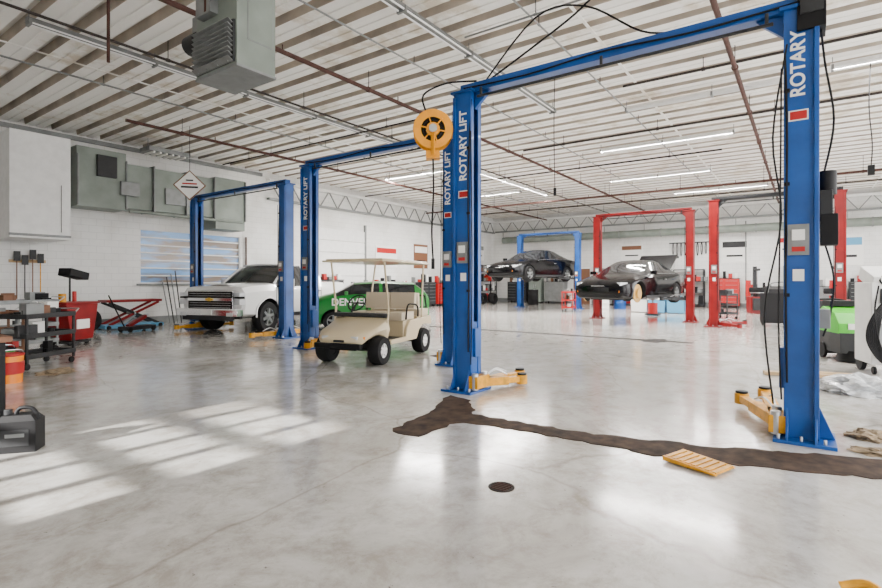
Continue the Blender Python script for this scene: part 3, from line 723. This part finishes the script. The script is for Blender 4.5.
def cart(name, loc, rz, k, w=.8, d_=.5, h=.85, items=9):
    b = MB()
    for z in (.18, .5, h): b.box((0,0,z),(w,d_,.03),k); b.box((0,-d_/2,z+.03),(w,.015,.06),k); b.box((0,d_/2,z+.03),(w,.015,.06),k); b.box((-w/2,0,z+.03),(.015,d_,.06),k); b.box((w/2,0,z+.03),(.015,d_,.06),k)
    for sx in (-1,1):
        for sy in (-1,1):
            b.box((sx*(w/2-.02), sy*(d_/2-.02), h/2+.05),(.035,.035,h-.1),k); b.cyl((sx*(w/2-.04),sy*(d_/2-.04)-.015,.05),(sx*(w/2-.04),sy*(d_/2-.04)+.015,.05),.05,'black',n=16)
    b.tube([(w/2,-d_/2+.05,h),(w/2+.12,-d_/2+.05,h+.1),(w/2+.12,d_/2-.05,h+.1),(w/2,d_/2-.05,h)],.012,'steel',6,sm=False)
    for i in range(items):
        hh = random.uniform(.06,.22); z = random.choice([.2,.52,h+.015,h+.015])
        p = (random.uniform(-w/2+.1,w/2-.1),random.uniform(-d_/2+.1,d_/2-.1),z+hh/2)
        kk = random.choice(['sign','redlabel','grey','black','darkgrey','sign','grey','brown','black','duct'])
        if i%3: b.box(p,(random.uniform(.1,.28),random.uniform(.08,.2),hh),kk,rz=random.uniform(-.5,.5))
        else: b.cyl((p[0],p[1],z),(p[0],p[1],z+hh),random.uniform(.03,.06),kk,n=14)
    return b.build(name, bevel=.003, loc=loc, rz=rz)
cart('tool_cart', (2.95,10.1,0), .5, 'darkgrey', .9,.55,.80,22)
cart('tool_cart', (3.2,12.3,0), .1, 'grey', 1.3,.6,.95,24)
cart('tool_cart', (2.5,11.2,0), .1, 'brown', 1.0,.6,.8,22)
b = MB(); b.prism([(-.28,0.12),(.28,.12),(.38,.62),(.42,.88),(-.42,.88),(-.38,.62)], -.3,.3,'red','XZ')
b.box((0,0,.90),(.9,.66,.05),'red'); b.box((0,0,.07),(.6,.5,.04),'darkgrey'); b.box((0,-.31,.45),(.34,.02,.2),'sign')
for sx in (-.22,.22):
    for sy in (-.2,.2): b.cyl((sx,sy-.02,.05),(sx,sy+.02,.05),.05,'black',n=14)
b.cyl((.1,.1,.92),(.1,.1,1.45),.02,'darkgrey'); b.box((.1,0,1.52),(.5,.3,.16),'black',ry=.2); b.cyl((-.2,0,.92),(-.2,0,1.1),.07,'yellow'); b.cyl((.0,-.1,.92),(.0,-.1,1.15),.04,'redlabel')
b.build('parts_washer', bevel=.012, loc=(4.35,12.9,0), rz=.5)
b = MB(); b.box((0,0,.08),(1.6,.6,.10),'ltblue'); b.box((0,0,.80),(1.5,.6,.07),'red')
for sy in (-.25,.25):
    b.bar((-.68,sy,.12),(.68,sy,.76),.04,.07,'red'); b.bar((.68,sy,.12),(-.68,sy,.76),.04,.07,'darkgrey')
b.cyl((-.2,0,.14),(.25,0,.5),.04,'steel'); b.cyl((0,-.28,.44),(0,.28,.44),.025,'steel')
for sx in (-.7,.7):
    for sy in (-.3,.3): b.cyl((sx,sy-.02,.06),(sx,sy+.02,.06),.06,'black',n=14)
b.build('scissor_lift_table', bevel=.006, loc=(6.95,16.1,0))
for (x,y) in ((5.75,16.5),(5.65,15.6),(26,15.7),(27,16.0),(28,16.0),(26.5,15.0)):
    b = MB(); b.rev((0,0,.32),(0,1,0),[(.19,-.1),(.30,-.11),(.32,-.08),(.32,.08),(.30,.11),(.19,.1),(.19,-.1)],'tire',28); b.build('tire', loc=(x,y,0))
b = MB()
for i,(k,zt) in enumerate([('brown',2.15),('darkgrey',2.05),('brown',2.2),('yellow',2.1)]):
    x = 4.5+i*.17; b.cyl((x,16.9,.9),(x,16.9,zt),.014,k,n=8); b.box((x,16.88,zt-.12),(.14,.03,.26),'darkgrey')
b.box((4.75,16.97,1.9),(.8,.03,.08),'wood'); b.build('hanging_shovels')
b = MB(); b.box((0,0,.09),(.9,.12,.08),'darkgrey'); b.box((-.3,0,.09),(.1,.8,.08),'darkgrey'); b.box((-.3,0,.55),(.1,.1,.9),'darkgrey'); b.box((-.15,0,.95),(.3,.12,.1),'darkgrey')
b.tube([(-.3,0,.95),(-.5,.1,1.1),(-.6,.2,1.3)],.02,'steel',6); b.cyl((-.3,-.38,.05),(-.3,-.34,.05),.05,'black'); b.cyl((-.3,.34,.05),(-.3,.38,.05),.05,'black'); b.cyl((.42,-.02,.05),(.42,.02,.05),.05,'black')
b.build('engine_stand', loc=(9.5,15.7,0), rz=.4)
b = MB()
for i in range(4): b.cyl((8.2+i*.12,16.3,.02),(8.25+i*.14,16.93,1.4+.1*i),.02,'darkgrey' if i%2 else 'grey',n=8)
b.build('leaning_pry_bars')
b = MB(); b.box((0,0,.1),(.9,.34,.1),'darkgrey'); b.bar((-.3,0,.15),(.25,0,.4),.12,.08,'red'); b.cyl((.28,0,.4),(.28,0,.46),.06,'steel'); b.tube([(-.4,0,.15),(-.8,0,.9),(-.85,0,1.0)],.018,'black',8)
for sx in (-.36,.36):
    for sy in (-.17,.17): b.cyl((sx,sy-.02,.06),(sx,sy+.02,.06),.06,'black',n=14)
b.build('floor_jack', bevel=.006, loc=(6.6,14.9,0), rz=.3)

# ------------------------------------------------------------------ benches & chests along left/far wall
def chest(name, loc, rz, k, w=1.1, h=1.1):
    b = MB(); b.box((0,0,h/2+.06),(w,.5,h-.12),k); n = 6
    for i in range(n):
        z = .18+(h-.22)*(i+.5)/n
        for sx in (-1,1):
            b.box((sx*w*.25,-.258,z),(w*.46,.02,(h-.3)/n),k); b.box((sx*w*.25,-.275,z+.04),(w*.4,.015,.018),'grey')
    for sx in (-1,1):
        for sy in (-1,1): b.cyl((sx*(w/2-.08),sy*.18-.02,.05),(sx*(w/2-.08),sy*.18+.02,.05),.055,'black',n=14)
    b.box((0,0,h+.02),(w+.03,.53,.03),'black')
    for i in range(5):
        hh = random.uniform(.08,.45); b.box((-w/2+.12+i*w/5,random.uniform(-.1,.1),h+.035+hh/2),(random.uniform(.1,.18),.16,hh),random.choice(['sign','redlabel','grey','brown','grey','black','black']))
    return b.build(name, bevel=.005, loc=loc, rz=rz)
for x,k in ((15.0,'darkgrey'),(17.0,'darkgrey'),(18.6,'red'),(20.2,'grey'),(21.8,'darkgrey'),(23.3,'redlabel'),(24.8,'darkgrey')):
    chest('tool_chest',(x,16.55,0),0,k,1.3,random.uniform(.95,1.4))
for y,k in ((14.95,'darkgrey'),(12.4,'grey'),(8.2,'red'),(6.6,'darkgrey'),(3.3,'redlabel'),(1.6,'darkgrey'),(-.9,'grey'),(-2.3,'darkgrey')):
    chest('tool_chest',(29.6,y,0),math.radians(-90),k,1.3,random.uniform(.95,1.5))
def locker(loc, rz, k='grey', w=.95, h=2.1):
    b = MB(); b.box((0,0,h/2+.04),(w,.5,h-.08),k)
    for sx in (-1,1):
        b.box((sx*w*.245,-.26,h/2+.04),(w*.47,.02,h-.16),k); b.box((sx*.05,-.28,h*.5),(.02,.03,.2),'steel')
        for q in range(4): b.box((sx*w*.245,-.273,h-.25-q*.04),(w*.25,.006,.012),'darkgrey')
    b.box((0,0,.02),(w-.06,.44,.04),'black'); b.build('metal_locker', bevel=.006, loc=loc, rz=rz)
locker((29.6,9.4,0),-math.pi/2); locker((29.6,.35,0),-math.pi/2,'duct'); locker((29.6,-3.6,0),-math.pi/2); locker((29.6,13.7,0),-math.pi/2,'duct',.8); locker((26.2,16.6,0),0,'duct'); locker((11.8,16.6,0),0,'darkgrey',.7,1.7)
def tirechanger(loc, rz):
    b = MB(); b.box((0,0,.35),(.8,.7,.7),'red'); b.cyl((0,0,.7),(0,0,.85),.12,'darkgrey'); b.rev((0,0,.85),(0,0,1),[(.001,0),(.3,0),(.3,.04),(.001,.04)],'steel',24)
    b.box((.5,0,1.0),(.14,.14,2.0),'darkgrey'); b.box((.2,0,1.85),(.7,.1,.1),'darkgrey'); b.cyl((-.05,0,1.1),(-.05,0,1.95),.03,'steel'); b.cyl((.5,.25,.7),(.5,.25,1.4),.1,'redlabel')
    b.box((-.5,.1,.4),(.2,.4,.5),'darkgrey'); b.rev((0,0,.9),(0,0,1),[(.2,0),(.31,0),(.33,.05),(.33,.15),(.31,.2),(.2,.2),(.2,0)],'tire',24)
    b.build('tire_changer', bevel=.01, loc=loc, rz=rz)
tirechanger((25.5,1.6,0),.3); tirechanger((23.5,-.9,0),-.4); tirechanger((26.5,6.0,0),1.2)
def shelf(loc, rz, w=2.2, h=2.4):
    b = MB()
    for sx in (-w/2, w/2):
        for sy in (-.22, .22): b.box((sx,sy,h/2),(.05,.05,h),'darkgrey')
    for z in (.15,.75,1.35,1.95,h-.03):
        b.box((0,0,z),(w,.48,.03),'darkgrey')
        if z < h-.4:
            x = -w/2+.15
            while x < w/2-.12:
                ww = random.uniform(.12,.3); hh = random.uniform(.15,.45); b.box((x+ww/2,0,z+.015+hh/2),(ww,.34,hh),random.choice(['sign','redlabel','brown','grey','black','ltblue','grey','black'])); x += ww+.03
    b.build('storage_shelf', loc=loc, rz=rz)
shelf((13.2,16.6,0),0,1.6,1.95); shelf((28.2,16.6,0),0); shelf((29.6,5.0,0),-math.pi/2,1.5,2.0)
def poster(name, plane, a, z, w, h, k, band):
    b = MB()
    if plane=='L':
        b.box((a,16.98,z),(w,.03,h),k); b.box((a,16.96,z+h*.28),(w*.9,.02,h*.25),band); b.box((a,16.96,z-h*.2),(w*.6,.02,h*.08),'darkgrey')
    else:
        b.box((29.98,a,z),(.03,w,h),k); b.box((29.96,a,z+h*.28),(.02,w*.9,h*.25),band); b.box((29.96,a,z-h*.2),(.02,w*.6,h*.08),'darkgrey')
    b.build(name)
poster('wall_sign','L',19.2,2.6,1.6,1.0,'sign','redlabel'); poster('wall_sign','L',22.0,2.7,1.2,1.3,'brown','sign'); poster('wall_sign','L',25.2,3.0,2.0,1.1,'sign','redlabel')
poster('wall_sign','L',28,3.2,1.4,1.0,'sign','grey'); poster('wall_sign','F',14.5,2.9,1.4,.9,'sign','redlabel'); poster('wall_sign','F',8,3.0,1.2,.9,'sign','brown')
poster('wall_sign','F',2.9,2.9,1.2,1.2,'sign','darkgrey'); poster('wall_sign','F',.6,3.1,.9,.9,'sign','redlabel'); poster('wall_sign','F',-1.6,2.8,1.2,1.4,'sign','ltblue')
b = MB()
for i in range(7): b.box((15.9,16.96,.3+i*.52),(3.4,.05,.5),'white')
b.box((14.15,16.95,2.0),(.1,.09,4.0),'grey'); b.box((17.65,16.95,2.0),(.1,.09,4.0),'grey'); b.build('door_2')
b = MB(); b.box((29.97,10.9,1.05),(.05,1.0,2.1),'brown'); b.box((29.95,10.35,1.05),(.08,.08,2.2),'white'); b.box((29.95,11.45,1.05),(.08,.08,2.2),'white'); b.box((29.95,10.9,2.15),(.08,1.2,.08),'white'); b.cyl((29.93,10.55,1.0),(29.88,10.55,1.0),.03,'steel'); b.build('door_3')
b = MB()
for i in range(9):
    y = 4.2+i*.2; b.tube([(29.9,y,3.4),(29.9,y+.04,3.1),(29.9,y,2.8-.05*(i%4)),(29.9,y-.04,3.1)],.018,'black',6,closed=True)
b.box((29.95,5.0,3.42),(.08,2.0,.05),'darkgrey'); b.build('hanging_fan_belts')
def drum(x,y,k,r=.29,h=.88):
    b = MB(); b.rev((0,0,0),(0,0,1),[(.001,0),(r,0),(r,h*.3),(r+.012,h*.33),(r,h*.36),(r,h*.63),(r+.012,h*.66),(r,h*.69),(r,h),(r-.02,h),(r-.02,h-.02),(.001,h-.02)],k,28)
    b.cyl((r*.5,0,h-.02),(r*.5,0,h+.01),.03,'steel'); b.build('oil_drum',loc=(x,y,0))
drum(24.8,8.0,'ltblue'); drum(25.6,7.4,'blue'); drum(22.6,7.2,'sign',.2,.6); drum(26.8,12.6,'black')
b = MB()
for i,(x,y,k) in enumerate([(0,0,'ltblue'),(0,.75,'ltblue'),(.1,1.5,'sign')]):
    b.box((x,y,.3),(.5,.65,.55),k,top=(1.1,1.06)); b.box((x,y,.59),(.6,.74,.05),'sign' if k=='ltblue' else 'grey')
b.build('storage_bins', bevel=.01, loc=(23.4,4.4,0))
cart('tool_cart',(22.0,8.6,0),.2,'redlabel'); cart('tool_cart',(21.2,2.4,0),.9,'darkgrey')
b = MB(); b.cyl((0,0,.5),(0,0,.62),.03,'grey'); b.rev((0,0,.6),(0,0,1),[(.03,0),(.20,.06),(.21,.10),(.18,.08),(.03,.03)],'grey',20); b.box((0,0,.05),(.5,.5,.06),'darkgrey'); b.cyl((0,0,.08),(0,0,.5),.18,'redlabel')
b.build('oil_drain_tank',loc=(21.4,4.9,0))
b = MB(); b.box((0,0,.55),(.5,.6,.9),'black'); b.box((-.1,0,1.05),(.3,.5,.25),'darkgrey',ry=-.3); b.tube([(-.2,-.25,1.0),(-.5,-.25,1.3),(-.5,.25,1.3),(-.2,.25,1.0)],.02,'grey',8)
for sy in (-.3,.3): b.cyl((0,sy-.02,.13),(0,sy+.02,.13),.13,'black')
b.build('battery_charger',bevel=.01,loc=(18.6,.75,0),rz=.4)

# ------------------------------------------------------------------ right-side
b = MB()
b.box((0,0,.32),(.9,.55,.34),'darkgrey'); b.prism([(-.40,.48),(.45,.48),(.42,.80),(.2,.92),(-.25,.82),(-.40,.65)],-.28,.28,'limegreen','XZ')
b.box((.25,0,.97),(.3,.4,.1),'black'); b.cyl((-.3,0,.02),(-.3,0,.2),.28,'black',r1=.22); b.cyl((.2,-.3,.14),(.2,-.25,.14),.14,'black'); b.cyl((.2,.25,.14),(.2,.3,.14),.14,'black')
b.tube([(.4,-.22,.85),(.62,-.24,1.0),(.68,0,1.03),(.62,.24,1.0),(.4,.22,.85)],.02,'black',8); b.tube([(.45,-.4,.06),(.55,0,.06),(.45,.4,.06)],.03,'black',8)
b.tube([(.4,.1,.5),(.6,.15,.3),(.52,.1,.1)],.035,'grey',8); b.box((-.41,0,.6),(.02,.3,.1),'sign')
b.build('floor_scrubber',bevel=.02,loc=(11.4,-.60,0),rz=.35,seg=3)
root = empty('refrigerant_service_machine',(10.1,-1.06,0),math.radians(15))
b = MB(); b.box((0,0,.75),(.6,.7,1.2),'white'); b.box((-.05,0,1.42),(.5,.66,.2),'white',ry=-.35); b.box((-.31,0,1.15),(.02,.5,.22),'darkgrey')
for sy in (-.18,.18): b.rev((-.30,sy,1.38),(-1,0,.3),[(.001,.03),(.07,.03),(.08,.0)],['sign','black'],20)
b.box((-.32,0,.5),(.05,.6,.5),'grey')
for sy in (-.3,.3): b.cyl((.2,sy-.03,.14),(.2,sy+.03,.14),.14,'black'); b.cyl((-.25,sy-.02,.06),(-.25,sy+.02,.06),.06,'black')
b.build('cabinet',bevel=.02,parent=root)
b = MB()
for i in range(7):
    o_ = i*.02; b.tube([(-.4-o_,.18,1.15),(-.46,.30+o_,.8),(-.46,.32+o_,.45),(-.44,.18,.2-o_*.4),(-.46,.0-o_,.45),(-.44,.02-o_,.8)],.014,'black',6,closed=True)
b.tube([(-.4,.3,1.3),(-.55,.4,.9),(-.5,.3,.4),(-.6,.1,.05),(-.9,.0,.03),(-1.2,.3,.03)],.012,'black',6)
b.build('hose_coil',parent=root)
b = MB(); b.box((0,0,.03),(.14,1.2,.045),'wood',rz=.05); b.box((.2,-.1,.03),(.14,.9,.045),'wood',rz=-.08); b.box((.1,.1,.07),(.5,.1,.04),'wood',rz=.1); b.build('wood_planks',loc=(9.0,-.1,0),rz=.2)
def lump(name, loc, r, k, flat=.4, seed=1, amp=.4):
    from mathutils import noise as N
    bm = bmesh.new(); bmesh.ops.create_icosphere(bm, subdivisions=4, radius=1)
    for v in bm.verts:
        q = N.noise(v.co*2.2+Vector((seed,0,0)))*amp+abs(N.noise(v.co*5+Vector((0,seed,0))))*amp*.7
        v.co *= (1+q); v.co.z = max(v.co.z, -.2)*flat+.2*flat
        v.co.x *= r[0]; v.co.y *= r[1]; v.co.z *= r[2]
    me = bpy.data.meshes.new(name); bm.to_mesh(me); bm.free(); me.materials.append(M[k])
    o = bpy.data.objects.new(name, me); C.objects.link(o); o.location = loc; return o
lump('plastic_bag',(8.05,-.55,0),(.26,.36,.32),'plastic',.5,3,.5)
lump('shop_rag',(5.80,-.47,0),(.13,.14,.12),'cloth',.4,5,.6)
lump('shop_rag',(5.30,-.46,0),(.08,.14,.09),'cloth',.35,9,.6)
lump('shop_rag',(2.9,9.1,0),(.2,.2,.12),'cloth',.35,11,.6)
b = MB()
b.prism([(-.20,0.008),(-.18,.020),(.20,.04),(.20,.008)],-.14,-.115,'yellow','XZ'); b.prism([(-.20,.008),(-.18,.020),(.20,.04),(.20,.008)],.115,.14,'yellow','XZ')
for i in range(8): b.box((-.175+i*.05,0,.022+i*.0022),(.034,.24,.010),'yellow')
b.box((0,0,.010),(.38,.24,.006),'yellow')
b.build('wheel_chock_plate',loc=(4.20,.64,.004),rz=math.radians(70))
b = MB(); b.tube([(2.9,-.28,.02),(2.97,-.2,.05),(2.95,-.1,.02)],.018,'yellow',8); b.box((2.97,-.22,.02),(.12,.05,.03),'yellow',rz=.4); b.build('yellow_hose_end',loc=(-.08,-.03,0))
b = MB(); b.tube([(0,0,5.5),(0,.03,4.6),(.05,-.02,3.9),(0,0,3.5)],.01,'black',6); b.box((0,0,3.4),(.1,.1,.18),'black'); b.build('hanging_cord',loc=(12.2,-1.0,0))
b = MB(); b.tube([(0,0,5.5),(0,.02,4.4),(0,0,3.2)],.008,'black',6); b.cyl((0,0,3.05),(0,0,3.2),.03,'black'); b.build('hanging_cord',loc=(9.5,4.0,0))
b = MB(); b.tube([(0,0,5.5),(0,.02,4.4),(0,0,3.6)],.008,'black',6); b.box((0,0,3.55),(.08,.08,.14),'yellow'); b.build('hanging_cord',loc=(10.9,7.5,0))

# ------------------------------------------------------------------ lights
def area(loc, sx, sy, p, rot=(0,0,0), col=(1,.97,.925)):
    l = bpy.data.lights.new('ceiling_fill','AREA'); l.shape='RECTANGLE'; l.size=sx; l.size_y=sy; l.energy=p; l.color=col  # fill light added at tube fixtures that are mostly unlit
    o = bpy.data.objects.new('ceiling_fill',l); C.objects.link(o); o.location=loc; o.rotation_euler=rot
for (x,y,sx,sy,p) in ((19,9.7,6,.08,700),(15.6,3.3,.08,3.5,650),(20.5,4.5,.08,3.5,600),(20.5,12,.08,3.5,700),(25,3,.08,3.5,700),(15,11.5,.08,3.5,900),(12,-2.2,.08,3.5,500)):
    area((x,y,5.325),sx,sy,p)
sun = bpy.data.lights.new('sun','SUN'); sun.energy=26; sun.angle=.014; sun.color=(1,.97,.92)
so = bpy.data.objects.new('sun',sun); C.objects.link(so)
so.rotation_euler = Vector((1,-.06,-.37)).to_track_quat('-Z','Y').to_euler()
w = bpy.data.worlds.new('world'); S.world = w; w.use_nodes=True
w.node_tree.nodes['Background'].inputs[0].default_value=(1,.99,.985,1); w.node_tree.nodes['Background'].inputs[1].default_value=9.5

# ------------------------------------------------------------------ camera
cam = bpy.data.cameras.new('camera'); co = bpy.data.objects.new('camera',cam); C.objects.link(co)
co.location=(0,0,1.37); co.rotation_euler=(math.pi/2,0,math.radians(35.4-90)); cam.lens=20.86; cam.sensor_width=36; cam.shift_y=-13/882; cam.clip_end=300
S.camera=co
